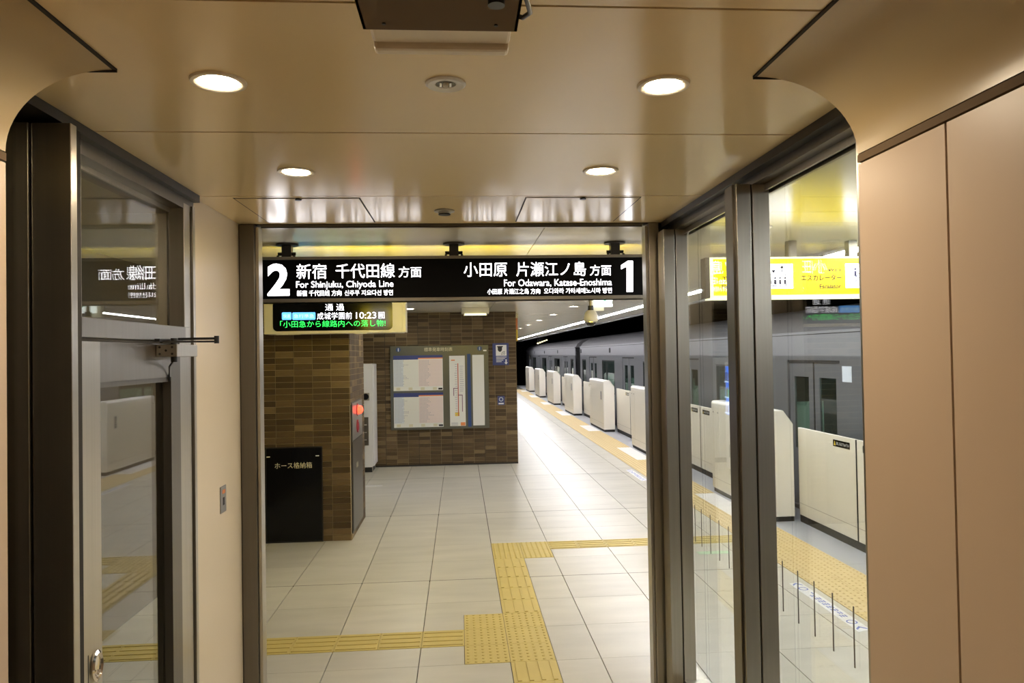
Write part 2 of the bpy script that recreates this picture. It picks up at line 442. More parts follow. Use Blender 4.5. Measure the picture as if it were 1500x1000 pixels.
# ---- near portal: panelled walls, coved corners
XR, XLft, YE = 1.148, -1.186, 2.0
wr = struct(MB().box(XR+.012, 1.42, -4, YE-.004, 0, H).build('wall_right', 'groove_brown', origin=(1.3, 0, 0)), 'beige metal wall panels right of the camera', 'wall')
for a, b in ((-4, -.9), (-.894, .36), (.366, 1.620), (1.628, YE)): bx('wall_panel', 'lobby_panel', wr, XR, XR+.02, a, b, 0, 2.546)
bx('wall_rail', 'device_brown', wr, XR-.002, XR+.012, -4, YE, 2.551, 2.572)
wl = struct(MB().box(-1.42, XLft-.012, -4, YE-.004, 0, H).build('wall_left', 'groove_brown', origin=(-1.3, 0, 0)), 'beige metal wall panels left of the camera', 'wall')
for a, b in ((-4, -.9), (-.894, .36), (.366, 1.620), (1.628, YE)): bx('wall_panel', 'lobby_panel', wl, XLft-.02, XLft, a, b, 0, 2.546)
bx('wall_rail', 'device_brown', wl, XLft-.012, XLft+.002, -4, YE, 2.551, 2.572)
def cove(xw, xc, side):
    n = 16; z0, z1 = 2.576, H-.004
    pts = [(xc+(xw-xc)*math.sin(a), z1-(z1-z0)*(1-math.cos(a))) for a in [PI/2*i/n for i in range(n+1)]]
    return pts+[(xw+side*.2, z0), (xw+side*.2, H-.001), (xc, H-.001)]
def cove_build(xw, xc, side, parent, nm):
    mb = MB().prism(cove(xw, xc, side), -4, YE, 'y'); o = mb.build(nm, 'cove_dimmed', parent, smooth=True); return o
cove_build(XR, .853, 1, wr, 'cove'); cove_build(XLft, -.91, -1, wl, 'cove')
bx('cove_groove', 'joint_dark', wr, .845, .855, -4, YE, H-.005, H); bx('cove_groove', 'joint_dark', wl, -.912, -.902, -4, YE, H-.005, H)
bx('cove_groove', 'joint_dark', wr, .845, .93, YE, YE+.004, H-.010, H); bx('cove_groove', 'joint_dark', wl, -.98, -.902, YE, YE+.004, H-.010, H)
struct(MB().box(-1.42, 1.42, -4.2, -4, 0, H).build('wall_behind', 'lobby_panel'), 'beige wall closing the lobby behind the camera', 'wall')

# ---- doorway at the end of the lobby
d2 = struct(thing('door_2', (0, 4.35, 0), 'stainless steel frame of the open doorway to the platform', 'doorway'))
bx('jamb', 'steel_dark', d2, -1.262, -1.178, 4.30, 4.40, 0, H-.004, bevel=.003)
bx('jamb_edge', 'steel', d2, -1.176, -1.158, 4.32, 4.40, 0, H-.02)
bx('jamb', 'steel', d2, 1.148, 1.208, 4.30, 4.40, 0, H-.004, bevel=.003)
bx('jamb_edge', 'steel', d2, 1.130, 1.146, 4.32, 4.40, 0, H-.02)
bx('jamb_filler', 'track_dark', d2, 1.205, 1.34, 4.31, 4.39, 0, H-.004)
bx('jamb_filler', 'track_dark', d2, -1.40, -1.262, 4.31, 4.39, 0, H-.004)
for a, b, zz in ((4.325, 4.335, H-.012), (4.345, 4.36, H-.02), (4.375, 4.40, H-.012)): bx('ceiling_track', 'steel_dark', d2, -1.15, 1.12, a, b, zz, H+.01)
bx('track_slot', 'joint_dark', d2, -1.26, 1.20, 4.32, 4.40, H-.003, H+.022)

# ---- right side of the lobby: glazed screen
w1 = struct(thing('window_1', (1.335, 3.1, 0), 'glazed screen with stainless mullions on the lobby right side', 'window'))
def mullion(y, xi, xg, depth=.10):
    bx('mullion', 'steel', w1, xi, xg-.004, y, y+depth, 0, H-.07, bevel=.002)
    bx('mullion', 'steel', w1, xg+.004, 1.335, y+.002, y+depth, 0, H-.07, bevel=.002)
    bx('mullion_groove', 'joint_dark', w1, xg-.004, xg+.004, y+.010, y+depth, 0, H-.07)
mullion(3.02, 1.189, 1.256); mullion(4.148, 1.193, 1.262, .12); mullion(1.985, 1.19, 1.256)
bx('mullion_return', 'steel_dark', w1, 1.180, 1.188, 3.045, 3.13, 0, H-.07)
bx('head_rail', 'track_dark', w1, 1.225, 1.40, 2.0, 4.30, H-.035, H-.001)
bx('head_rail', 'steel_dark', w1, 1.265, 1.40, 2.0, 4.30, H-.07, H-.035)
bx('head_bead', 'steel', w1, 1.315, 1.325, 2.0, 4.15, H-.098, H-.07)
bx('head_bead', 'steel_dark', w1, 1.345, 1.36, 2.0, 4.15, H-.105, H-.07)
bx('sill_rail', 'steel', w1, 1.265, 1.40, 2.0, 4.30, 0, .12)
for a, b in ((2.06, 3.03), (3.10, 4.16)):
    pn = bx('glass_pane', 'glass', w1, 1.331, 1.339, a, b, .12, H-.07)
for yy in (2.415, 2.556, 2.693, 2.827, 2.965, 3.577, 3.711, 3.844, 3.988, 4.10):
    bx('glass_marker', 'steel_dark', w1, 1.3295, 1.3308, yy-.0035, yy+.0035, .928, 1.137)

# ---- left side of the lobby: glazed door with transom, cream wall beyond
d1 = struct(thing('door_1', (-1.3, 2.95, 0), 'stainless steel glass door with transom on the lobby left side', 'door'))
DX = -1.25
bx('mullion', 'steel', d1, -1.40, -1.300, 2.30, 2.40, 0, H-.05, bevel=.002)
bx('mullion', 'steel', d1, -1.292, -1.177, 2.305, 2.342, 0, H-.05, bevel=.002)
bx('mullion_groove', 'joint_dark', d1, -1.300, -1.292, 2.315, 2.40, 0, H-.05)
bx('frame_gap', 'joint_dark', d1, -1.30, -1.195, 2.342, 2.40, 0, H-.05)
bx('door_frame', 'steel', d1, -1.30, -1.225, 2.402, 2.452, 0, H-.05, bevel=.002)
bx('frame_gap', 'joint_dark', d1, -1.30, -1.255, 2.452, 2.470, 0, H-.06)
bx('door_frame', 'steel', d1, -1.36, DX, 2.470, 2.512, 2.10, H-.06)
bx('door_frame', 'steel', d1, -1.322, DX-.004, 3.365, 3.505, 0, 2.168, bevel=.002)
bx('door_frame', 'steel', d1, -1.322, DX-.004, 3.43, 3.505, 2.168, H-.06, bevel=.002)
bx('frame_gap', 'joint_dark', d1, -1.36, DX-.01, 3.505, 3.518, 0, H-.06)
bx('door_frame', 'steel', d1, -1.36, DX+.005, 3.518, 3.545, 0, H-.06)
bx('frame_gap', 'joint_dark', d1, -1.36, DX-.012, 3.545, 3.556, 0, H-.06)
bx('head_rail', 'track_dark', d1, -1.42, -1.225, 2.0, 3.556, H-.035, H-.001)
bx('head_rail', 'steel_dark', d1, -1.42, DX-.005, 2.40, 3.556, H-.085, H-.035)
bx('head_bead', 'steel', d1, -1.325, -1.315, 2.512, 3.43, H-.105, H-.085)
bx('transom_rail', 'steel_mid', d1, -1.36, DX, 2.470, 3.43, 2.100, 2.168, bevel=.002)
bx('transom_glass', 'glass', d1, -1.326, -1.318, 2.512, 3.52, 2.168, H-.085)
bx('transom_gap', 'joint_dark', d1, -1.36, DX-.004, 2.470, 3.365, 2.088, 2.100)
bx('side_glass', 'glass', d1, -1.342, -1.334, 1.95, 2.32, .1, H-.05)
leaf = bx('door_leaf', 'steel', d1, -1.315, DX, 2.472, 2.632, 0.01, 2.087)
bx('leaf_stile', 'steel_dark', leaf, -1.315, DX, 3.255, 3.36, .01, 2.087)
bx('leaf_top_rail', 'steel_mid', leaf, -1.315, DX, 2.632, 3.255, 1.945, 2.087)
bx('leaf_bead', 'steel_dark', leaf, -1.30, DX-.012, 2.632, 3.255, 1.925, 1.945)
bx('leaf_bottom_rail', 'steel', leaf, -1.315, DX, 2.632, 3.255, .01, .25)
bx('leaf_glass', 'glass', leaf, -1.292, -1.284, 2.632, 3.255, .25, 1.925)
hd = MB().lathe((DX, 2.588, .985), [(.001, 0), (.034, 0), (.036, .006), (.030, .011), (.026, .004), (.001, .003)], 28, 'x')
hd.v = [(x, y, .985+(z-.985)*1.45) for x, y, z in hd.v]; h_ = hd.build('ring_pull', 'chrome', d1, smooth=True)
tb = MB().tube([(DX+.006, 2.588+.02*math.sin(a), .985+.034*math.cos(a)) for a in [PI*.15+PI*.7*i/8+PI/2*1.1 for i in range(9)]], .004).build('pull_ring', 'chrome', h_, smooth=True)
bx('edge_pull_slot', 'joint_dark', d1, DX-.002, DX+.0008, 2.535, 2.539, .2, 1.04)
cb = bx('door_closer', 'steel', d1, DX, -1.165, 3.10, 3.335, 2.032, 2.084, bevel=.003)
for yy in (3.0985,):
    for dx, dz in ((-.07, .012), (-.07, .04), (-.045, .026), (-.02, .012), (-.02, .04)):
        MB().cyl((-1.165+dx, yy, 2.032+dz), .005, .003, 'y', 10).build('screw_hole', 'joint_dark', cb)
bx('closer_arm', 'black_metal', cb, -1.235, -1.215, 3.05, 3.30, 2.094, 2.106)
ar = MB(); ar.prism([(-1.235, 3.10), (-1.215, 3.08), (-1.03, 3.17), (-1.03, 3.188)], 2.090, 2.098, 'z'); ar.build('closer_arm', 'black_metal', cb)
ar = MB(); ar.prism([(-1.20, 3.20), (-1.19, 3.18), (-1.03, 3.165), (-1.03, 3.182)], 2.102, 2.112, 'z'); ar.build('closer_arm', 'black_metal', cb)
MB().cyl((-1.03, 3.176, 2.086), .010, .032).build('arm_pivot', 'black_metal', cb)
MB().cyl((-1.20, 3.16, 2.010), .013, .10).build('arm_spindle', 'black_metal', cb)
MB().tube([(-1.20, 3.16, 2.02), (-1.235, 3.20, 1.99), (-1.246, 3.225, 1.95), (-1.246, 3.225, 1.93)], .004).build('closer_cable', 'black_metal', cb)
wc = struct(MB().box(-1.42, -1.268, 3.556, 4.31, 0, H-.001).build('wall_left_cream', 'wall_cream'), 'cream wall panel between glass door and doorway', 'wall')
q = at(326, 735, X=-1.268)
sp = tag(bx('wall_plate', 'brushed_plate', None, -1.268, -1.262, q.y-.045, q.y+.045, 1.205, 1.345, bevel=.002), 'small metal plate with orange mark on the cream wall', 'plate')
bx('plate_mark', 'ink_orange', sp, -1.262, -1.261, q.y-.02, q.y+.025, 1.305, 1.325)
bx('keyhole', 'ink_black', sp, -1.262, -1.2605, q.y-.012, q.y+.012, 1.245, 1.285)
# dim room left of the glass door
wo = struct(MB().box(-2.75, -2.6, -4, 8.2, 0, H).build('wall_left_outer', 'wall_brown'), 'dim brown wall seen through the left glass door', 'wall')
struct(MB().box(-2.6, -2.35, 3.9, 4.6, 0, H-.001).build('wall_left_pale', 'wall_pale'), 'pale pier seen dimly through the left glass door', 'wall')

# ---- brick walls
BW, BH = .2, .0672
def brick_wall(root, faces, skip, limit, want):
    """faces: (axis, plane, a0, a1, sign); bricks sit 4 mm proud of the mortar"""
    full = {}; rest_ = MB(); cells = []
    for axis, pl, a0, a1, sg in faces:
        n = int(math.ceil((a1-a0)/BW-.01))
        for i in range(n):
            b1 = a1-BW*i; b0 = max(a0, b1-BW)
            for j in range(int(H/BH)+1):
                z0 = j*BH; z1 = min(H-.002, z0+BH)
                if z1-z0 < .02: continue
                if skip(axis, (b0+b1)/2, (z0+z1)/2): continue
                cells.append((axis, pl, b0, b1, z0, z1, sg))
    cells.sort(key=lambda c: 0 if want(c[0], (c[2]+c[3])/2, (c[4]+c[5])/2) else 1)
    nt = 0
    for axis, pl, b0, b1, z0, z1, sg in cells:
        e = .0028; p = .005+random.uniform(0, .0015)
        bb = (b0+e, b1-e, min(pl, pl+sg*p), max(pl, pl+sg*p), z0+e, z1-e)
        if axis == 'x': bb = (bb[2], bb[3], bb[0], bb[1], bb[4], bb[5])
        if nt < limit and want(axis, (b0+b1)/2, (z0+z1)/2):
            cen = Vector(((bb[0]+bb[1])/2, (bb[2]+bb[3])/2, bb[4])); key = (axis, round(b1-b0, 3), round(z1-z0, 3))
            if key in full: share('brick', full[key], root, cen)
            else: full[key] = MB().box(*bb).build('brick', 'brick', root, origin=cen).data
            nt += 1
        else: rest_.box(*bb)
    if rest_.v: stuff(rest_.build('bricks', 'brick_stuff', root))
wp = struct(MB().box(-3.3, XP, YP, 9.30, 0, H-.001).build('wall_pillar', 'mortar', origin=(-2, 8.7, 0)), 'brown brick pillar with black hose cabinet', 'wall')
brick_wall(wp, [('y', YP, -3.3, XP, -1), ('x', XP, YP, 9.30, 1)],
           lambda ax, a, z: (ax == 'y' and -2.12 < a < -1.55 and z < 1.02) or (ax == 'x' and 8.2 < a < 9.02 and .06 < z < 1.5),
           300, lambda ax, a, z: (a > -2.2 and z < 2.34))
wb = struct(MB().box(-4.3, 1.04, YB, YB+.5, 0, H-.001).build('wall_back', 'mortar', origin=(0, YB, 0)), 'brown brick wall at the back carrying the timetable', 'wall')
brick_wall(wb, [('y', YB, -4.3, 1.04, -1), ('x', 1.04, YB, YB+.5, 1)],
           lambda ax, a, z: ax == 'y' and -1.2 < a < .46 and .72 < z < 2.13,
           300, lambda ax, a, z: ax == 'y' and -1.62 < a and z < 2.45)
for x in (-1.36, -.76, -.16, .44): bx('panel_joint', 'joint_dark', wb, x-.004, x+.004, YB-.0062, YB, 0, H)
bx('baseboard_back', 'joint_dark', wb, -4.3, 1.045, YB-.012, YB, 0, .03)
struct(MB().box(-4.4, -4.26, 8, 14, 0, H).build('wall_far_left', 'wall_brown'), 'brown wall at the far left of the concourse', 'wall')

# ================================================================== THINGS
# ---- long black direction sign
def rect(p, q, Y): a = at(p[0], p[1], Y=Y); b = at(q[0], q[1], Y=Y); return a, b
sg = thing('direction_sign', (0, YS+.06, 2.394), 'long black illuminated sign over the doorway with numbers 2 and 1', 'sign')
bx('sign_case', 'frame_grey', sg, -1.345, 1.345, YS+.004, YS+.125, 2.394, 2.700)
bx('sign_face', 'sign_black', sg, -1.335, 1.335, YS, YS+.006, 2.418, 2.684)
bx('back_face', 'sign_yellow_back', sg, -1.33, 1.33, YS+.124, YS+.128, 2.412, 2.690)
for x0 in (.55, -.25, -1.1): bx('pictogram_plate', 'sign_white', sg, x0-.12, x0+.12, YS+.127, YS+.130, 2.43, 2.67)
for z0, z1 in ((2.394, 2.418), (2.684, 2.704)): bx('frame_rail', 'frame_grey', sg, -1.35, 1.35, YS-.008, YS+.128, z0, z1, bevel=.003)
for x in (-1.171, -.029, 1.109):
    pl_ = bx('hanger', 'pole_grey', sg, x-.032, x+.032, YS+.03, YS+.09, 2.70, H)
    MB().cyl((x, YS+.06, H-.012), .075, .012, n=20).build('flange', 'pole_grey', pl_)
    MB().cyl((x-.06, YS+.05, 2.73), .012, .12, 'x', 10).build('bolt', 'black_metal', pl_)
    MB().cyl((x-.055, YS+.02, 2.704), .008, .012, 'z', 8).build('bolt', 'black_metal', pl_)
    MB().cyl((x+.055, YS+.02, 2.704), .008, .012, 'z', 8).build('bolt', 'black_metal', pl_)
ST = [('2', .03, 392, 433, 423.5, 386), ('新宿', B1, 434.5, 408.3, 478, 386.5), ('千代田線', B1, 492, 407, 578, 386), ('方面', B1, 584, 406, 617, 390.3),
 ('For Shinjuku, Chiyoda Line', BE, 434, 423.5, 576, 411.3), ('新宿 千代田线 方向', BS, 435, 433.3, 500, 425), ('신주쿠 지요다선 방면', BS, 505, 432.5, 575.5, 424.6),
 ('小田原', B1, 679.5, 405, 742.5, 384.3), ('片瀬江ノ島', B1, 756.5, 404.3, 858, 383.6), ('方面', B1, 864.5, 403.3, 895, 387.8), ('For Odawara, Katase-Enoshima', BE, 738.5, 420, 896, 408.6),
 ('小田原 片濑江之岛 方向', BS, 714, 430.6, 791, 422.6), ('오다와라 가타세에노시마 방면', BS, 797, 429.6, 896, 421.6)]
for s, off, x0, y0, x1, y1 in ST:
    a, b = at(x0, y0, Y=YS), at(x1, y1, Y=YS)
    # lines of type are level on the sign
    zc = (y0+y1)/2
    a2 = at((x0+x1)/2, y0, Y=YS); b2 = at((x0+x1)/2, y1, Y=YS)
    letter(s, off, 'sign_white', sg, (a.x, YS, a2.z), (b.x, YS, b2.z), '-y')

o1 = [at(x, y, Y=YS) for x, y in ((918, 427.3), (927, 427.1), (927, 382), (919.5, 382), (909.8, 388.3), (909.8, 394.2), (918, 390.3))]
MB().prism([(p.x, p.z) for p in o1], YS-.0015, YS, 'y').build('lettering', 'sign_white', sg)
# ---- departure board
q0, q1 = at(389, 491, Y=YL), at(590, 486, Y=YL)
lx0, lx1, lz0, lz1 = -2.02, q1.x, q1.z-.004, 2.64
lb = thing('departure_board', ((lx0+lx1)/2, YL+.12, lz0), 'cream cased departure board with green scrolling text', 'board')
bx('board_case', 'cream_case', lb, lx0, lx1, YL, YL+.28, lz0, lz1, bevel=.006)
bx('side_cap', 'cream_case', lb, lx1, lx1+.03, YL+.02, YL+.27, lz0+.005, lz1)
a, b = at(400, 484, Y=YL), at(574.5, 441, Y=YL)
def rrect(x0, x1, z0, z1, r, n=6):
    pts = []
    for cx, cz, a0 in ((x1-r, z1-r, 0), (x0+r, z1-r, PI/2), (x0+r, z0+r, PI), (x1-r, z0+r, 1.5*PI)):
        pts += [(cx+r*math.cos(a0+PI/2*i/n), cz+r*math.sin(a0+PI/2*i/n)) for i in range(n+1)]
    return pts
sz0, sz1 = at(490, 484, Y=YL).z, at(490, 440.5, Y=YL).z
MB().prism(rrect(a.x, b.x, sz0, sz1, .045), YL-.004, YL+.002, 'y').build('screen', 'black_satin', lb)
YT = YL-.004
def led(s, off, x0, y0, x1, y1, m_):
    a, b = at(x0, y0, Y=YT), at(x1, y1, Y=YT); c = (x0+x1)/2
    letter(s, off, m_, lb, (a.x, YT, at(c, y0, Y=YT).z), (b.x, YT, at(c, y1, Y=YT).z), '-y')
led('通 過', BS, 476.5, 454.7, 504, 444.8, 'led_white'); led('成城学園前', BS, 464.5, 467.5, 515.5, 457.3, 'led_white')
led('10:23', B1, 521.5, 466.3, 551, 457, 'led_white'); led('「小田急から線路内への落し物!', BS, 410.5, 478.7, 564.5, 469, 'led_green')
for x0, x1, s in ((413, 427, '快速'), (428.3, 462, '急行準急')):
    a, b = at(x0, 469, Y=YT), at(x1, 457.5, Y=YT); c = at((x0+x1)/2, 468.3, Y=YT).z, at((x0+x1)/2, 457.3, Y=YT).z
    MB().prism(rrect(a.x, b.x, c[0], c[1], .012), YT-.001, YT+.001, 'y').build('badge', 'led_blue', lb)
    YT -= .001; led(s, B2, x0+2, 465.5, x1-2, 460, 'led_cyan'); YT += .001
a, b = at(554.5, 466, Y=YT), at(563, 457, Y=YT)
fr = MB()
for r_ in ((a.x, b.x, a.z, a.z+.006), (a.x, b.x, b.z-.006, b.z), (a.x, a.x+.006, a.z, b.z), (b.x-.006, b.x, a.z, b.z)): fr.box(r_[0], r_[1], YT-.001, YT, r_[2], r_[3])
fr.build('symbol_box', 'led_white', lb); led('時', B2, 556.3, 464.7, 561.3, 458.6, 'led_white')
for x in (lx0+.2, lx1-.2): bx('hanger', 'pole_grey', lb, x-.03, x+.03, YL+.1, YL+.16, lz1, H)
for x in (lx0+.12, lx0+.25, lx1-.5): bx('latch', 'cream_case', lb, x, x+.12, YL+.01, YL+.05, lz0-.008, lz0)

# ---- yellow escalator sign over the platform
ya = at(1040.5, 407, Y=YS); yx0, yx1, yz0, yz1 = ya.x, 3.05, at(1150, 437, Y=YS).z, at(1150, 376, Y=YS).z
ys = thing('escalator_sign', ((yx0+yx1)/2, YS+.06, yz0), 'yellow illuminated escalator and elevator sign behind the right glass', 'sign')
bx('sign_case', 'sign_cream', ys, yx0, yx1, YS, YS+.12, yz0, yz1)
bx('sign_face', 'sign_yellow', ys, yx0+.022, yx1-.02, YS-.004, YS, yz0+.026, yz1-.014)
bx('back_face', 'sign_yellow', ys, yx0+.022, yx1-.02, YS+.12, YS+.124, yz0+.026, yz1-.014)
bx('end_cap', 'pole_grey', ys, yx0-.03, yx0, YS+.01, YS+.11, yz0+.01, yz1)
for x in (yx0+.3, 2.4, yx1-.2): bx('hanger', 'frame_grey', ys, x-.03, x+.03, YS+.03, YS+.09, yz1, H)
def yr(x0, y0, x1, y1): 
    a, b = at(x0, y0, Y=YS), at(x1, y1, Y=YS); c = (x0+x1)/2; return a.x, b.x, at(c, y0, Y=YS).z, at(c, y1, Y=YS).z
for nm, r_ in (('pictogram_plate', yr(1114, 422.5, 1160.5, 386.5)), ('pictogram_plate', yr(1238.5, 421.5, 1278, 386))):
    bx(nm, 'sign_white', ys, r_[0], r_[1], YS-.006, YS-.004, r_[2], r_[3])
r_ = yr(1133, 419, 1151, 401.5); YF = YS-.006
fr = MB(); t_ = .006
for b_ in ((r_[0]-.05, r_[1], r_[2], r_[2]+t_), (r_[0]-.05, r_[1], r_[3]-t_, r_[3]), (r_[0]-.05, r_[0]-.05+t_, r_[2], r_[3]), (r_[1]-t_, r_[1], r_[2], r_[3])): fr.box(b_[0], b_[1], YF-.001, YF, b_[2], b_[3])
fr.build('elevator_pictogram', 'picto_ink', ys)
for i in range(4):
    x = r_[0]-.025+.036*i; zb = r_[2]+.012
    MB().box(x-.009, x+.009, YF-.001, YF, zb, zb+.034).cyl((x, YF-.001, zb+.046), .008, .001, 'y', 10).build('passenger_figure', 'picto_ink', ys)
for x, s in ((r_[0]+.0, -1), (r_[1]-.03, 1)):
    z = r_[3]+.035
    MB().box(x-.003, x+.003, YF-.001, YF, z-.024, z+.024).prism([(x-.018, z+s*.006), (x+.018, z+s*.006), (x, z+s*.028)], YF-.001, YF, 'y').build('arrow', 'picto_ink', ys)
r_ = yr(1241, 417, 1275, 391)
es = MB(); xs, zs = r_[0], r_[2]
es.tube([(xs+.02, YF, zs+.012), (xs+.045, YF, zs+.010), (xs+.13, YF, zs+.095), (xs+.165, YF, zs+.10)], .0035, 6)
es.tube([(xs+.012, YF, zs+.03), (xs+.04, YF, zs+.034), (xs+.12, YF, zs+.116), (xs+.16, YF, zs+.118)], .0035, 6)
es.tube([(xs+.02, YF, zs+.012), (xs+.008, YF, zs+.02), (xs+.012, YF, zs+.03)], .0035, 6)
es.build('escalator_pictogram', 'picto_ink', ys)
MB().box(xs+.05, xs+.068, YF-.001, YF, zs+.06, zs+.10).cyl((xs+.059, YF-.001, zs+.113), .009, .001, 'y', 10).build('passenger_figure', 'picto_ink', ys)
YF = YS-.004
for s, q_ in (('エスカレーター', (1173, 411.3, 1232.5, 402)), ('Escalator', (1200, 422.8, 1232, 416)), ('出口', (1213, 398, 1231, 393)), ('エレベーター', (1057, 412.5, 1110, 403.5)), ('Elevator', (1057, 423, 1086, 416.5))):
    r_ = yr(*q_); letter(s, B0, 'sign_ink', ys, (r_[0], YF, r_[2]), (r_[1], YF, r_[3]), '-y', th=.001)

# ---- lobby ceiling fittings
def downlight(p, r, lampm, label, grp, z=H):
    t = thing('downlight', (p[0], p[1], z), label, 'downlight', grp)
    MB().lathe((p[0], p[1], z), [(r*.78, .0), (r*.80, -.004), (r*.96, -.008), (r*1.10, -.007), (r*1.13, 0), (r*1.13, .004), (r*.78, .004)], 36).build('trim_ring', 'device_white', t, smooth=True)
    MB().cyl((p[0], p[1], z-.0035), r*.785, .003, n=36).build('lens', lampm, t)
    return t
downlight((-.664, 2.085), .068, 'lamp_lobby', 'lit round downlight at the near left of the lobby ceiling', 'lobby downlights')
downlight((.607, 2.078), .068, 'lamp_lobby', 'lit round downlight at the near right of the lobby ceiling', 'lobby downlights')
downlight((-.671, 3.09), .068, 'lamp_lobby', 'lit round downlight at the far left of the lobby ceiling', 'lobby downlights')
downlight((.615, 3.07), .068, 'lamp_lobby', 'lit round downlight at the far right of the lobby ceiling', 'lobby downlights')
for x, sd in ((-.664, 'left'), (.607, 'right')): downlight((x, -1.6), .068, 'lamp_lobby', f'added unseen round downlight behind the camera on the {sd}', 'lobby downlights')  # unseen lamps added behind the camera to tune light and reflections
t = thing('emergency_lamp', (-.028, 2.084, H), 'small unlit round emergency lamp between the near downlights', 'lamp')
MB().lathe((-.028, 2.084, H), [(.028, 0), (.030, -.004), (.052, -.008), (.058, -.004), (.058, .003), (.028, .003)], 32).build('trim_ring', 'white_plastic', t, smooth=True)
MB().cyl((-.028, 2.084, H-.001), .028, .003, n=24).build('reflector', 'steel_dark', t)
MB().lathe((-.028, 2.084, H-.012), [(.002, 0), (.008, .003), (.009, .012)], 14).build('bulb', 'white_plastic', t, smooth=True)
for s in (-1, 1): bx('bulb_holder', 'chrome', t, -.028+s*.014-.003, -.028+s*.014+.003, 2.07, 2.098, H-.006, H-.001)
t = thing('smoke_detector', (-.07, 3.929, H), 'small dark round detector between the two ceiling hatches', 'detector')
MB().lathe((-.07, 3.929, H), [(.055, 0), (.055, -.008), (.036, -.012), (.030, -.022), (.012, -.024), (.002, -.024)], 28).build('detector_body', 'frame_grey', t, smooth=True)
MB().lathe((-.07, 3.929, H-.020), [(.033, 0), (.033, -.005), (.002, -.005)], 20).build('detector_vent', 'black_metal', t)
def hatch(x0, x1, y0, y1, fx, label):
    t = thing('ceiling_hatch', ((x0+x1)/2, (y0+y1)/2, H), label, 'hatch', 'ceiling hatches')
    bx('hatch_gap', 'joint_dark', t, x0, x1, y0, y1, H-.0012, H)
    bx('hatch_panel', 'lobby_ceiling', t, x0+.007, x1-.007, y0+.008, y1-.006, H-.003, H-.0005)
    MB().cyl((fx, y0+.02, H-.008), .016, .006, n=16).build('hatch_latch', 'track_dark', t)
a, b = at(769, 290, Z=H), at(940, 288, Z=H)
hatch(a.x, b.x, 3.60, 4.27, at(853, 291, Z=H).x, 'ceiling hatch with dark seam beside the glazed screen')
a, b = at(347, 294, Z=H), at(529, 292, Z=H)
hatch(a.x, b.x, 3.61, 4.27, at(440, 294, Z=H).x, 'ceiling hatch with dark seam beside the cream wall')
# projector-like sensor box at the top of the view
c0, c1 = at(532, 43, Y=1.50), at(757, 43, Y=1.50)
sb = thing('sensor_box', ((c0.x+c1.x)/2, 1.45, 2.70), 'beige sensor box with brown hood hanging from the ceiling', 'sensor')
bz = c0.z
bx('hood', 'device_brown', sb, c0.x, c1.x, 1.20, 1.50, bz+.0, bz+.012)
bx('hood_side', 'device_brown', sb, c0.x, c0.x+.006, 1.20, 1.50, bz, H-.02); bx('hood_side', 'device_brown', sb, c1.x-.006, c1.x, 1.20, 1.50, bz, H-.02)
MB().prism([(c0.x+.008, 1.30), (c1.x-.008, 1.30), (c1.x-.008, 1.60), (c0.x+.008, 1.60)], bz+.014, bz+.05, 'z').build('sensor_case', 'device_white', sb, bevel=.008)
bx('case_front', 'device_white', sb, c0.x+.010, c1.x-.010, 1.595, 1.63, bz+.0, bz+.055, bevel=.008)
for px_ in (609.5, 632): 
    p = at(px_, 67, Z=bz+.012); MB().cyl((p.x, p.y, bz+.002), .004, .012, 'z', 10).build('sensor_eye', 'ink_black', sb)
MB().cyl((c1.x-.05, 1.36, bz-.014), .016, .014).build('knob', 'black_metal', sb)
MB().tube([(c1.x-.01, 1.30, bz+.005), (c1.x+.012, 1.38, bz+.0), (c1.x+.022, 1.44, bz+.012), (c1.x+.012, 1.49, bz+.025), (c1.x-.004, 1.49, bz+.03)], .005).build('cable', 'black_metal', sb, smooth=True)
bx('mount', 'device_brown', sb, c0.x+.08, c1.x-.08, 1.25, 1.40, bz+.05, H)
for x in (c0.x+.045, c1.x-.045): MB().cyl((x, 1.47, bz-.003), .004, .004, 'z', 8).build('screw', 'black_metal', sb)

# ---- hose cabinet and fire alarm on the pillar
hx0, hx1 = -2.118, -1.532
hc = thing('hose_cabinet', ((hx0+hx1)/2, YP, 0), 'black hose cabinet door set in the brick pillar', 'cabinet')
bx('cabinet_frame', 'black_metal', hc, hx0-.02, hx1+.012, YP-.014, YP+.05, 0, 1.04)
bx('cabinet_door', 'black_satin', hc, hx0, hx1, YP-.022, YP-.012, .02, 1.025)
for x in (hx0+.02, hx1-.04): bx('hinge', 'white_plastic', hc, x-.018, x+.018, YP-.028, YP-.02, .935, .945)
a, b = at(402.5, 685.5, Y=YP-.022), at(457, 676, Y=YP-.022); cz = at(430, 686, Y=YP-.022).z, at(430, 677, Y=YP-.022).z
letter('ホース格納箱', B2, 'ink_cream', hc, (a.x, YP-.022, cz[0]), (b.x, YP-.022, cz[1]), '-y')
fa = thing('fire_alarm_panel', (XP, 8.6, .08), 'tall steel fire alarm panel with glowing red lamp on the pillar side', 'alarm')
bx('panel_frame', 'black_metal', fa, XP, XP+.012, 8.19, 9.03, .06, 1.51)
bx('panel_plate', 'brushed_plate', fa, XP+.010, XP+.018, 8.215, 9.005, 1.08, 1.495)
bx('panel_door', 'steel_dark', fa, XP+.010, XP+.018, 8.215, 9.005, .085, 1.07)
bs = MB().lathe((XP+.018, 8.60, 1.40), [(.075, 0), (.075, .006), (.05, .008)], 24, 'x').build('lamp_base', 'red_plastic', fa, smooth=True)
MB().lathe((XP+.020, 8.60, 1.40), [(.052, 0), (.050, .03), (.040, .05), (.022, .062), (.002, .066)], 24, 'x').build('lamp_dome', 'alarm_red', fa, smooth=True)
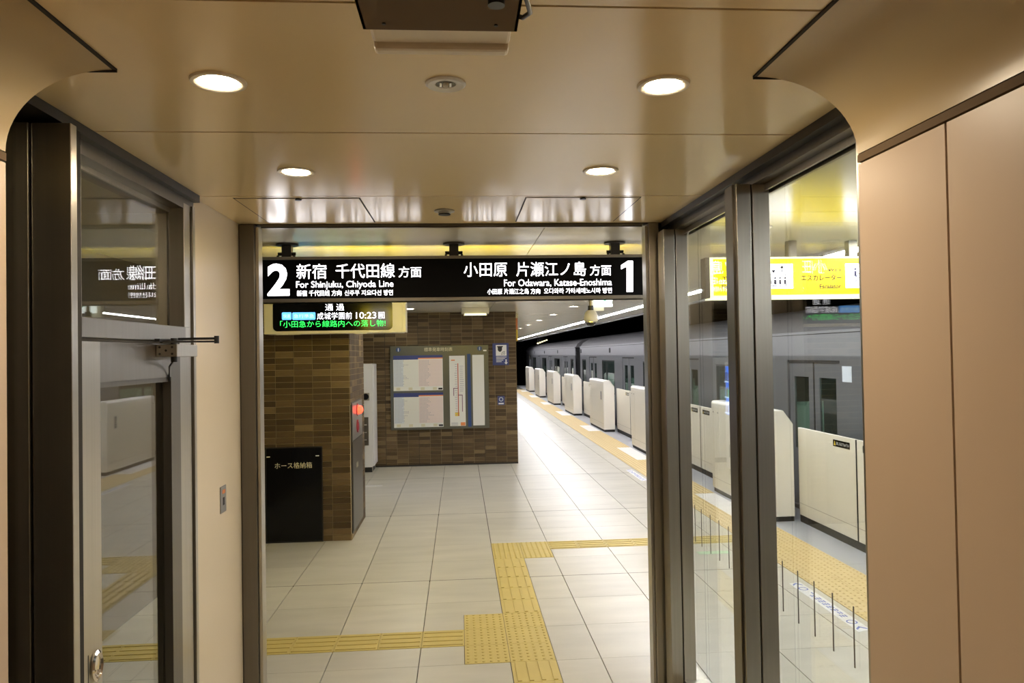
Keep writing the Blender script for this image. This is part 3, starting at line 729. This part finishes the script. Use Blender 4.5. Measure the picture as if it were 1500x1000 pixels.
MB().lathe((XP+.018, 8.60, 1.21), [(.075, 0), (.075, .01), (.055, .012), (.05, .004), (.002, .004)], 24, 'x').build('call_button', 'red_plastic', fa, smooth=True)
for i in range(3): bx('door_mark', 'ink_cream', fa, XP+.018, XP+.0188, 8.50+.05*i, 8.515+.05*i, .74, .80)

# ---- timetable board
tb = thing('timetable_board', (-.37, YB, .67), 'grey framed timetable board on the brown brick wall', 'notice board')
bx0, bx1, bz0, bz1 = -1.262, .525, .668, 2.192; YY = YB-.006
fr = MB().box(bx0, bx1, YY-.06, YY, bz0, bz1); fr.build('board_case', 'board_frame', tb, bevel=.004)
YV = YY-.06
def board(nm, m_, x0, x1, z0, z1, d=.002, par=tb): return bx(nm, m_, par, x0, x1, YV-d, YV, z0, z1)
board('header', 'board_frame', bx0+.01, bx1-.01, 2.05, bz1-.01, .004)
letter('標準発車時刻表', B2, 'ink_cream', tb, (-.644, YV-.004, 2.085), (-.13, YV-.004, 2.158), '-y')
for x in (-1.11, .365):
    MB().cyl((x, YV-.006, 2.125), .042, .002, 'y', 20).build('information_mark', 'board_blue', tb); letter('i', .03, 'paper_blue', tb, (x-.010, YV-.006, 2.095), (x+.010, YV-.006, 2.155), '-y')
board('white_tag', 'ink_white', .43, .49, 2.075, 2.10, .006)
for nm, z0, z1 in (('timetable_sheet', 1.378, 2.018), ('timetable_sheet', .712, 1.338)):
    x0, x1, xm = -1.205, -.312, -.755
    s_ = board(nm, 'paper', x0, x1, z0, z1, .003)
    board('sheet_header', 'navy', x0, x1, z1-.045, z1, .004, s_); board('sheet_header', 'navy', x0, xm, z1-.075, z1-.045, .004, s_); board('sheet_header', 'ink_orange', xm, x1, z1-.065, z1-.045, .004, s_)
    board('sheet_side', 'paper_pink', xm+.005, x1-.006, z0+.075, z1-.08, .0035, s_)
    board('sheet_side', 'paper_blue', x0+.006, x0+.18, z0+.075, z1-.08, .0035, s_)
    tl = MB(); tn = MB()
    for i in range(19):
        z = z1-.10-i*(z1-z0-.19)/18
        for base, cm in ((x0+.02, 0), (xm+.02, 1)):
            n = random.randint(6, 10) if i in (2, 3, 10, 11, 12, 13) else random.randint(5, 7)
            for k in range(n): tl.box(base+.042*k*.62, base+.042*k*.62+.012, YV-.0046, YV-.0036, z, z+.010)
        tn.box(x0+.01, x1-.01, YV-.0044, YV-.0036, z-.007, z-.0045)
    stuff(tl.build('printed_figures', 'ink_grey', s_)); stuff(tn.build('printed_rules', 'ink_cream', s_))
    board('sheet_logo', 'ink_black', x1-.085, x1-.01, z0+.012, z0+.045, .004, s_)
    for i in range(4): board('printed_note', 'ink_cream', x0+.05+.22*i, x0+.12+.22*i, z0+.01, z0+.06, .004, s_)
mp = board('route_map', 'paper', -.192, .092, .72, 2.0, .003)
def mline(m_, x0, x1, z0, z1): board('map_line', m_, x0, x1, z0, z1, .004, mp)
mline('ink_red', -.045, -.028, .90, 1.86); mline('ink_violet', -.125, -.113, 1.27, 1.41); mline('ink_violet', -.125, -.04, 1.40, 1.412); mline('ink_violet', .03, .042, .98, 1.28); mline('ink_violet', -.04, .042, 1.275, 1.288)
for i in range(24): board('station_name', 'ink_grey', -.10+random.uniform(0, .02), -.055, .92+.04*i, .928+.04*i, .0038, mp)
for i in range(14): board('station_name', 'ink_grey', -.005, .05+random.uniform(0, .02), 1.35+.035*i, 1.357+.035*i, .0038, mp)
board('map_title', 'ink_orange', -.16, -.09, 1.91, 1.93, .004, mp); board('map_legend', 'ink_orange', .0, .085, .725, .785, .004, mp)
for i in range(3): board('map_legend', 'ink_grey', -.17, -.05, .735+.02*i, .742+.02*i, .004, mp)
board('map_legend', 'yellow_paint', -.10, -.02, .90, .97, .0036, mp)
board('blank_sheet', 'paper', .228, .44, .722, 2.01, .003); board('blue_bar', 'board_blue', .135, .195, .70, 2.03, .003)
# blue wall signs
ps = thing('camera_notice', (.753, YB, 1.815), 'blue security camera notice right of the timetable board', 'sign')
bx('plate', 'navy', ps, .605, .903, YY-.012, YY, 1.812, 2.218)
YV = YY-.012
board('white_panel', 'ink_white', .665, .862, 1.985, 2.185, .002, ps)
MB().prism([(.69, 2.165), (.795, 2.165), (.795, 2.145), (.78, 2.140), (.78, 2.09), (.755, 2.06), (.725, 2.06), (.70, 2.09), (.70, 2.14), (.69, 2.145)], YV-.004, YV-.002, 'y').build('camera_symbol', 'ink_black', ps)
for r in (.022, .045, .068):
    MB().tube([(.835+r*math.cos(a_), YV-.003, 2.0+r*math.sin(a_)) for a_ in [PI/2+PI/2*i/6 for i in range(7)]], .0045, 6).build('signal_wave', 'ink_black', ps)
MB().prism([(.85, 1.825), (.885, 1.865), (.862, 1.862), (.862, 1.92), (.840, 1.92), (.840, 1.862), (.815, 1.865)], YV-.003, YV, 'y').build('down_arrow', 'ink_white', ps)
for i in range(4): board('printed_line', 'ink_white', .67, .86-.03*i, 1.955-.028*i, 1.967-.028*i, .002, ps)
ss = thing('blue_sticker', (.748, YB, 1.08), 'small blue sticker with round emblem low on the brick wall', 'sticker')
bx('sticker_base', 'navy', ss, .683, .812, YY-.008, YY, 1.08, 1.245); YV = YY-.008
MB().cyl((.748, YV-.002, 1.185), .04, .002, 'y', 20).build('emblem', 'paper_blue', ss); MB().cyl((.748, YV-.003, 1.185), .026, .002, 'y', 20).build('emblem_disc', 'navy', ss)
board('printed_line', 'ink_white', .70, .795, 1.095, 1.12, .002, ss)

# ---- vending machines behind the pillar
def vending(x0, x1, y0, y1, h, label, lit):
    t = thing('vending_machine', ((x0+x1)/2, (y0+y1)/2, 0), label, 'vending machine', 'vending machines behind the pillar')
    bx('cabinet', 'vending_white', t, x0, x1-.03, y0, y1, .09, h, bevel=.006)
    bx('front_door', 'vending_white', t, x1-.03, x1, y0, y1, .11, h-.002, bevel=.006)
    bx('base', 'black_metal', t, x0+.02, x1-.04, y0+.02, y1-.02, 0, .09)
    for yy in (y0+.06, y1-.06): MB().cyl((x1-.05, yy, 0), .018, .10).build('foot', 'chrome', t)
    if lit:
        bx('display', 'vend_blue', t, x1, x1+.006, y0+.06, y1-.06, .98, 1.76)
        for r in range(3):
            z = 1.02+.25*r
            bx('shelf', 'vend_pale', t, x1+.005, x1+.03, y0+.06, y1-.06, z-.02, z)
            for k in range(8):
                MB().lathe((x1+.018, y0+.12+k*(y1-y0-.22)/7.5, z), [(.018, 0), (.018, .11), (.008, .14), (.008, .155)], 8).build('sample_bottle', random.choice(['vend_pale', 'led_green', 'ink_white', 'yellow_paint', 'vend_pale']), t)
        bx('outlet', 'black_satin', t, x1, x1+.004, y0+.15, y1-.15, .3, .5)
    return t
va = at(547, 600, Y=12.8).x
v1 = vending(va-.72, va, 12.82, 13.36, 1.885, 'tall white vending machine with dark slots standing between pillar and timetable wall', False)
MB().cyl((va-.135, 12.814, 1.315), .055, .008, 'y', 20).build('round_speaker', 'black_satin', v1)
bx('speaker_plate', 'frame_grey', v1, va-.20, va-.07, 12.816, 12.822, 1.25, 1.38)
bx('slot_panel', 'steel_dark', v1, va-.20, va-.09, 12.812, 12.822, .47, .96)
for i in range(3): bx('slot', 'chrome', v1, va-.17, va-.12, 12.808, 12.813, .56+.13*i, .575+.13*i)
vending(-2.35, -1.64, 10.55, 11.60, 1.83, 'lit blue vending machine behind the pillar mirrored in the right glass', True)

# ---- exit sign and dome camera over the platform
YX = 9.0
e0, e1 = at(871, 449, Y=YX), at(897.5, 449, Y=YX)
ex = thing('exit_sign', ((e0.x+e1.x)/2, YX+.05, e0.z), 'small lit white and green exit sign hanging beyond the black sign', 'sign')
bx('sign_case', 'exit_white', ex, e0.x, e1.x, YX, YX+.06, e0.z, e0.z+.13)
MB().prism([(e0.x+.07, e0.z+.125), (e0.x+.11, e0.z+.125), (e0.x+.155, e0.z+.065), (e0.x+.12, e0.z+.072)], YX-.002, YX, 'y').build('green_figure', 'exit_green', ex)
for i in range(3): bx('door_mark', 'mint', ex, e0.x+.185+.018*i, e0.x+.193+.018*i, YX-.002, YX, e0.z+.03, e0.z+.07)
bx('bracket', 'cream_case', ex, e0.x-.05, e0.x+.13, YX+.06, YX+.12, e0.z-.05, H)
YC = 8.6
c = at(865.5, 462, Y=YC)
dc = thing('dome_camera', (c.x, YC, 2.3), 'cream dome security camera hanging beside the exit sign', 'camera')
zb = at(865.5, 478, Y=YC).z; zt = at(862, 455, Y=YC).z
hgt = zt-zb
MB().lathe((c.x, YC, zb), [(.062, .045), (.080, .06), (.086, .09), (.080, .14), (.066, hgt-.02), (.04, hgt+.005)], 24).build('housing', 'cream_case', dc, smooth=True)
MB().lathe((c.x, YC, zb), [(.002, 0), (.03, .008), (.052, .028), (.064, .055)], 24).build('dome', 'lens_glass', dc, smooth=True)
MB().lathe((c.x, YC, zb+.046), [(.062, 0), (.074, .002), (.074, .010), (.062, .012)], 24).build('ring', 'chrome', dc, smooth=True)
MB().cyl((c.x, YC, zb+hgt-.01), .035, .07).build('collar', 'black_metal', dc)
MB().cyl((c.x, YC, zb+hgt+.05), .022, H-zb-hgt-.05).build('stem', 'frame_grey', dc)

# ---- platform downlights, strip lamps, emergency light
ORD = ['first', 'second', 'third', 'fourth', 'fifth', 'sixth', 'seventh', 'eighth', 'ninth', 'tenth', 'eleventh', 'twelfth']
PD = [(1.90, 4.5), (1.90, 7.0), (1.92, 9.55), (1.93, 12.14), (1.905, 14.65), (1.89, 17.15), (1.88, 19.75), (1.87, 22.3), (1.87, 24.9), (1.87, 27.4), (1.87, 30), (1.87, 32.6)]
for i, p in enumerate(PD): downlight(p, .085, 'lamp_platform', f'{ORD[i]} round platform ceiling downlight counting away from the lobby', 'platform ceiling downlights')
for p, s in (((-.82, 12.23), 'above the timetable wall'), ((-.82, 9.2), 'beyond the departure board'), ((-.82, 6.3), 'between black sign and departure board')):
    downlight(p, .085, 'lamp_concourse', 'round ceiling downlight '+s, 'concourse downlights')
for i in range(9):
    y0 = -3+5.2*i
    t = thing('strip_lamp', (3.17, y0+2.55, H), f'{ORD[i]} bright white tube of the ceiling light line above the platform edge', 'strip light', 'platform edge light line')
    bx('lamp_channel', 'white_plastic', t, 3.085, 3.255, y0, y0+5.19, H+.008, H+.022); bx('diffuser', 'lamp_strip', t, 3.13, 3.21, y0+.03, y0+5.16, H-.004, H+.008)
t0, t1 = at(676, 455, Y=12.2), at(716, 443, Y=12.2)
el = thing('emergency_light', ((t0.x+t1.x)/2, 12.2, H-.14), 'cream box emergency light on the ceiling above the timetable', 'light')
bx('light_case', 'cream_case', el, t0.x, t1.x, 12.15, 12.3, H-.10, H, bevel=.008); MB().cyl((t0.x+.05, 12.14, H-.115), .016, t1.x-t0.x-.1, 'x', 14).build('tube', 'sign_cream', el)
for x in (t0.x+.035, t1.x-.05): bx('tube_socket', 'cream_case', el, x, x+.015, 12.12, 12.17, H-.135, H-.09)
bn = thing('hanging_banner', (1.10, 13.95, 2.2), 'narrow red and yellow banner edge beside the brick wall corner', 'banner')
bx('banner_cloth', 'ink_orange', bn, 1.06, 1.12, 13.93, 13.94, 2.48, 2.70); bx('banner_cloth', 'yellow_paint', bn, 1.06, 1.12, 13.93, 13.94, 2.26, 2.48); bx('banner_rod', 'chrome', bn, 1.05, 1.13, 13.925, 13.945, 2.70, H)

# ---- floor stickers
def sticker(y0, label):
    t = thing('floor_sticker', (2.855, y0+.58, 0), label, 'sticker', 'white strips with blue marks on the platform floor')
    MB().prism([(2.80, y0+.02), (2.91, y0+.06), (2.91, y0+1.14), (2.80, y0+1.12)], 0, .0012, 'z').build('sticker_base', 'ink_white', t)
    for yc in (y0+.06, y0+1.06):
        MB().prism([(2.815, yc), (2.855, yc+.04), (2.895, yc), (2.895, yc+.022), (2.855, yc+.064), (2.815, yc+.022)], .001, .0018, 'z').build('chevron', 'sticker_blue', t)
    for yc in (y0+.21, y0+.97):
        MB().lathe((2.855, yc, .001), [(.030, 0), (.030, .0008), (.040, .0008), (.040, 0)], 20).build('ring_mark', 'sticker_blue', t)
    for k in range(9):
        for j in range(3):
            if random.random() < .8: bx('printed_stroke', 'sticker_blue', t, 2.83+.02*j, 2.842+.02*j, y0+.31+.065*k, y0+.355+.065*k, .001, .0017)
for y0, s in ((5.0, 'nearest, beyond the right glass pane'), (9.0, 'beside the second gate housing'), (11.2, 'further along past the lobby door')): sticker(y0, 'white floor strip with blue arrows '+s)
gp = at(1045, 809, Z=0)
tag(bx('green_sticker', 'pale_green', None, gp.x-.16, gp.x+.16, gp.y-.05, gp.y+.05, 0, .0012), 'pale green sticker flat on the platform floor', 'sticker')
gp = at(547, 711.5, Z=0)
tag(bx('white_floor_mark', 'ink_white', None, gp.x-.16, gp.x+.14, gp.y-.025, gp.y+.025, 0, .0012), 'short white dash on the floor before the vending machine', 'mark')

# ---- platform gates
GXF = 3.61
GATE_SEEN = ['hidden beyond the right wall', 'behind the right glass with pale top', 'just inside the right edge of the doorway', 'second from the doorway edge', 'third from the doorway edge', 'fourth from the doorway edge', 'fifth from the doorway edge', 'farthest by the brick wall corner']
def housing(yn, label):
    t = thing('gate_housing', (GXF+.17, yn+HL/2, 0), label, 'platform gate', 'platform gate housings')
    prof = [(GXF, .06), (GXF, 1.262), (GXF+.012, 1.288), (GXF+.04, 1.30), (GXF+.17, 1.30), (GXF+.285, 1.14), (GXF+.285, .06)]
    MB().prism(prof, yn+.02, yn+HL-.02, 'y').build('housing_body', 'gate_white', t, bevel=.006)
    for a_, b_ in ((yn, yn+.022), (yn+HL-.022, yn+HL)):
        MB().prism([(x+(.004 if x < GXF+.1 else -.004), z) for x, z in prof], a_, b_, 'y').build('end_cap', 'gate_white', t, bevel=.006)
    bx('plinth', 'rubber', t, GXF+.02, GXF+.28, yn+.02, yn+HL-.02, 0, .06)
    bx('access_panel', 'gate_leaf', t, GXF-.003, GXF, yn+.06, yn+HL-.34, .10, 1.22); bx('kick_panel', 'gate_leaf', t, GXF-.003, GXF, yn+HL-.33, yn+HL-.05, .10, 1.22)
    bx('panel_seam', 'frame_grey', t, GXF-.0035, GXF, yn+.06, yn+HL-.05, .205, .209)
    bx('label_plate', 'ink_grey', t, GXF-.005, GXF-.003, yn+.26, yn+.36, .80, 1.02)
    for i in range(5): bx('label_line', 'ink_black', t, GXF-.006, GXF-.005, yn+.27, yn+.35, .82+.04*i, .84+.04*i)
    for dy in (.10, .28): MB().cyl((GXF-.005, yn+HL-dy, 1.14), .012, .006, 'x', 10).build('sensor_eye', 'ink_black', t)
    bx('top_panel', 'ink_grey', t, GXF+.06, GXF+.15, yn+HL-.40, yn+HL-.16, 1.300, 1.302)
    return t
gh = housing(HN[1], 'white platform gate housing '+GATE_SEEN[1])
for k in range(2, len(HN)): copy_tree(gh, (GXF+.17, HN[k]+HL/2, 0), 'white platform gate housing '+GATE_SEEN[k])
def gleaf(y0, y1, ylab, label, grp='sliding platform gate leaves'):
    t = thing('gate_leaf', (3.97, (y0+y1)/2, 0), label, 'platform gate', grp)
    bx('leaf_panel', 'gate_leaf', t, 3.945, 3.985, y0+.006, y1-.006, .085, 1.10, bevel=.005)
    bx('leaf_edge', 'rubber', t, 3.942, 3.986, *((y0-.004, y0+.010) if ylab == 'lo' else (y1-.010, y1+.004)), .085, 1.10)
    bx('kick_line', 'frame_grey', t, 3.9435, 3.945, y0+.02, y1-.02, .22, .224)
    bx('sill', 'rubber', t, 3.955, 4.20, y0, y1, 0, .082)
    ly = y0+.12 if ylab == 'lo' else y1-.45
    lp = bx('warning_label', 'black_satin', t, 3.943, 3.945, ly, ly+.33, .985, 1.055)
    MB().prism([(ly+.275, .995), (ly+.315, .995), (ly+.295, 1.045)], 3.9422, 3.943, 'x').build('warning_triangle', 'yellow_paint', t)
    letter('あしもとちゅうい', B2, 'ink_white', t, (3.943, ly+.262, 1.002), (3.943, ly+.012, 1.038), '-x', th=.0008)
LSEEN = ['under the yellow sign', 'behind the corner post', 'left of the first housing in the doorway', 'between third and fourth housing', 'between fourth and fifth housing', 'between fifth and sixth housing', 'near the brick wall corner']
for k in range(0, 7):
    a_ = HN[k]+HL; b_ = HN[k+1]; md = (a_+b_)/2+(.21 if k == 0 else 0)
    gleaf(md, b_, 'lo', 'cream sliding gate leaf '+LSEEN[k]+', farther of the pair')
    gleaf(a_, md, 'hi', 'cream sliding gate leaf '+LSEEN[k]+', nearer of the pair')

# ---- train
XT = 4.40
def car(y0, y1, doors, wins, label):
    t = thing('train_car', (5.8, (y0+y1)/2, -1.1), label, 'train', 'cars of the silver train')
    ops = sorted([(d-.68, d+.68, -.02, 1.875) for d in doors]+[(a_, b_, .80, 1.78) for a_, b_ in wins])
    prof = [(XT+.02, 2.22), (XT+.10, 2.36), (XT+.32, 2.50), (XT+.8, 2.60), (XT+2.0, 2.60), (XT+2.5, 2.5), (XT+2.8, 2.22)]
    MB().prism(prof, y0, y1, 'y').build('roof', 'train_roof', t, smooth=True)
    bx('gutter', 'train_band', t, XT-.015, XT+.03, y0, y1, 2.205, 2.235)
    bx('upper_band', 'train_band', t, XT, XT+.05, y0, y1, 1.93, 2.205)
    bx('band_line', 'rubber', t, XT-.001, XT+.02, y0, y1, 2.195, 2.205)
    bx('end_wall', 'rubber', t, XT+.02, XT+2.8, y0, y0+.06, -1.0, 2.22); bx('end_wall', 'train_roof', t, XT+.02, XT+2.8, y1-.06, y1, -1.0, 2.22)  # near end blackened: the dark of the car gap is put into its colour
    bx('floor_plate', 'interior_dark', t, XT+.05, XT+2.75, y0, y1, -.06, -.02)
    bx('far_side', 'interior_dark', t, XT+2.7, XT+2.8, y0, y1, -1.0, 2.22)
    bx('inner_ceiling', 'interior_dark', t, XT+.05, XT+2.75, y0, y1, 2.10, 2.14)
    bx('inner_lamp', 'train_light', t, XT+1.1, XT+1.2, y0+.4, y1-.4, 2.085, 2.10)
    sw = MB(); y = y0
    for a_, b_, z0, z1 in ops:
        if a_ > y: sw.box(XT, XT+.06, y, a_, -.02, 1.93)
        if z0 > 0: sw.box(XT, XT+.06, a_, b_, -.02, z0)
        sw.box(XT, XT+.06, a_, b_, z1, 1.93); y = b_
    sw.box(XT, XT+.06, y, y1, -.02, 1.93); sw.box(XT, XT+.06, y0, y1, -1.0, -.02)
    sw.build('side_panel', 'train_steel', t)
    for d in doors:
        bx('door_header', 'rubber', t, XT+.012, XT+.05, d-.68, d+.68, 1.845, 1.875)
        for s in (-1, 1):
            l0, l1 = (d-.67, d-.006) if s < 0 else (d+.006, d+.67); wa, wb_ = l0+.13, l1-.13; X0 = XT+.028
            dl = MB().box(X0, X0+.03, l0, wa, -.02, 1.845); dl.box(X0, X0+.03, wb_, l1, -.02, 1.845); dl.box(X0, X0+.03, wa, wb_, -.02, .72); dl.box(X0, X0+.03, wa, wb_, 1.66, 1.845)
            o = dl.build('door_leaf', 'train_steel', t); bx('door_window', 'glass_dark', o, X0+.010, X0+.016, wa, wb_, .72, 1.66)
            bx('door_gasket', 'rubber', o, X0-.002, X0+.02, *((l1-.012, l1+.004) if s < 0 else (l0-.004, l0+.012)), -.02, 1.845)
        for s in (-1, 1): bx('seat_partition', 'mint', t, XT+.12, XT+.55, d+s*.80-.015, d+s*.80+.015, .30, 1.30)
        bx('information_screen', 'led_cyan', t, XT+2.66, XT+2.70, d-.25, d+.2, 1.62, 1.86)
    for a_, b_ in wins:
        bx('window', 'glass_dark', t, XT+.02, XT+.026, a_, b_, .80, 1.78)
        wf = MB()
        for q_ in ((a_, b_, .80, .83), (a_, b_, 1.75, 1.78), (a_, a_+.03, .80, 1.78), (b_-.03, b_, .80, 1.78)): wf.box(XT-.004, XT+.03, *q_)
        wf.build('window_frame', 'rubber', t)
        if b_-a_ > 1: bx('window_post', 'rubber', t, XT-.002, XT+.024, (a_+b_)/2+.25, (a_+b_)/2+.29, .83, 1.75)
        bx('seat_back', 'mint', t, XT+2.2, XT+2.3, a_-.1, b_+.1, .75, 1.22)
    bx('hand_rail', 'chrome', t, XT+.55, XT+.58, y0+.8, y1-.8, 1.60, 1.63)
    for d in doors: bx('side_lamp', 'rubber', t, XT-.02, XT, d+2.2, d+2.32, 2.0, 2.14)
    return t
car(-6.5, 26.4, [-1.16, 3.84, 8.84, 13.84, 18.84, 23.9], [(.45, 2.25), (5.45, 7.25), (10.45, 12.25), (15.45, 17.25), (20.5, 22.3), (25.2, 25.95)], 'nearer silver commuter train car behind the platform gates')
car(27.55, 48, [30.2, 35.3, 40.3, 45.3], [(28.0, 28.7), (31.9, 33.7), (36.9, 38.7), (41.9, 43.7)], 'farther silver commuter train car beyond the dark car gap')
p = at(1241, 548, X=XT)
tag(bx('body_notice', 'paper_blue', None, XT-.005, XT-.001, p.y-.10, p.y+.10, p.z-.09, p.z+.09), 'small white notice on the train side by the doors', 'notice')
gp_ = tag(bx('gangway', 'rubber', None, XT+.6, XT+2.2, 26.41, 27.54, -.05, 2.1), 'dark gangway bellows between the two train cars', 'gangway')
tl = thing('tunnel_lamps', (6, 40, 2.9), 'cluster of small yellow tunnel lights above the far car', 'light')
for i in range(5):
    p = at(787+3.2*i, 503.5-1.2*i, Y=33+.6*i); bx('tunnel_lamp', 'tunnel_light', tl, p.x, p.x+.07, p.y, p.y+.05, p.z, p.z+.05); bx('lamp_hanger', 'tunnel', tl, p.x+.02, p.x+.04, p.y, p.y+.02, p.z+.05, 4.2)
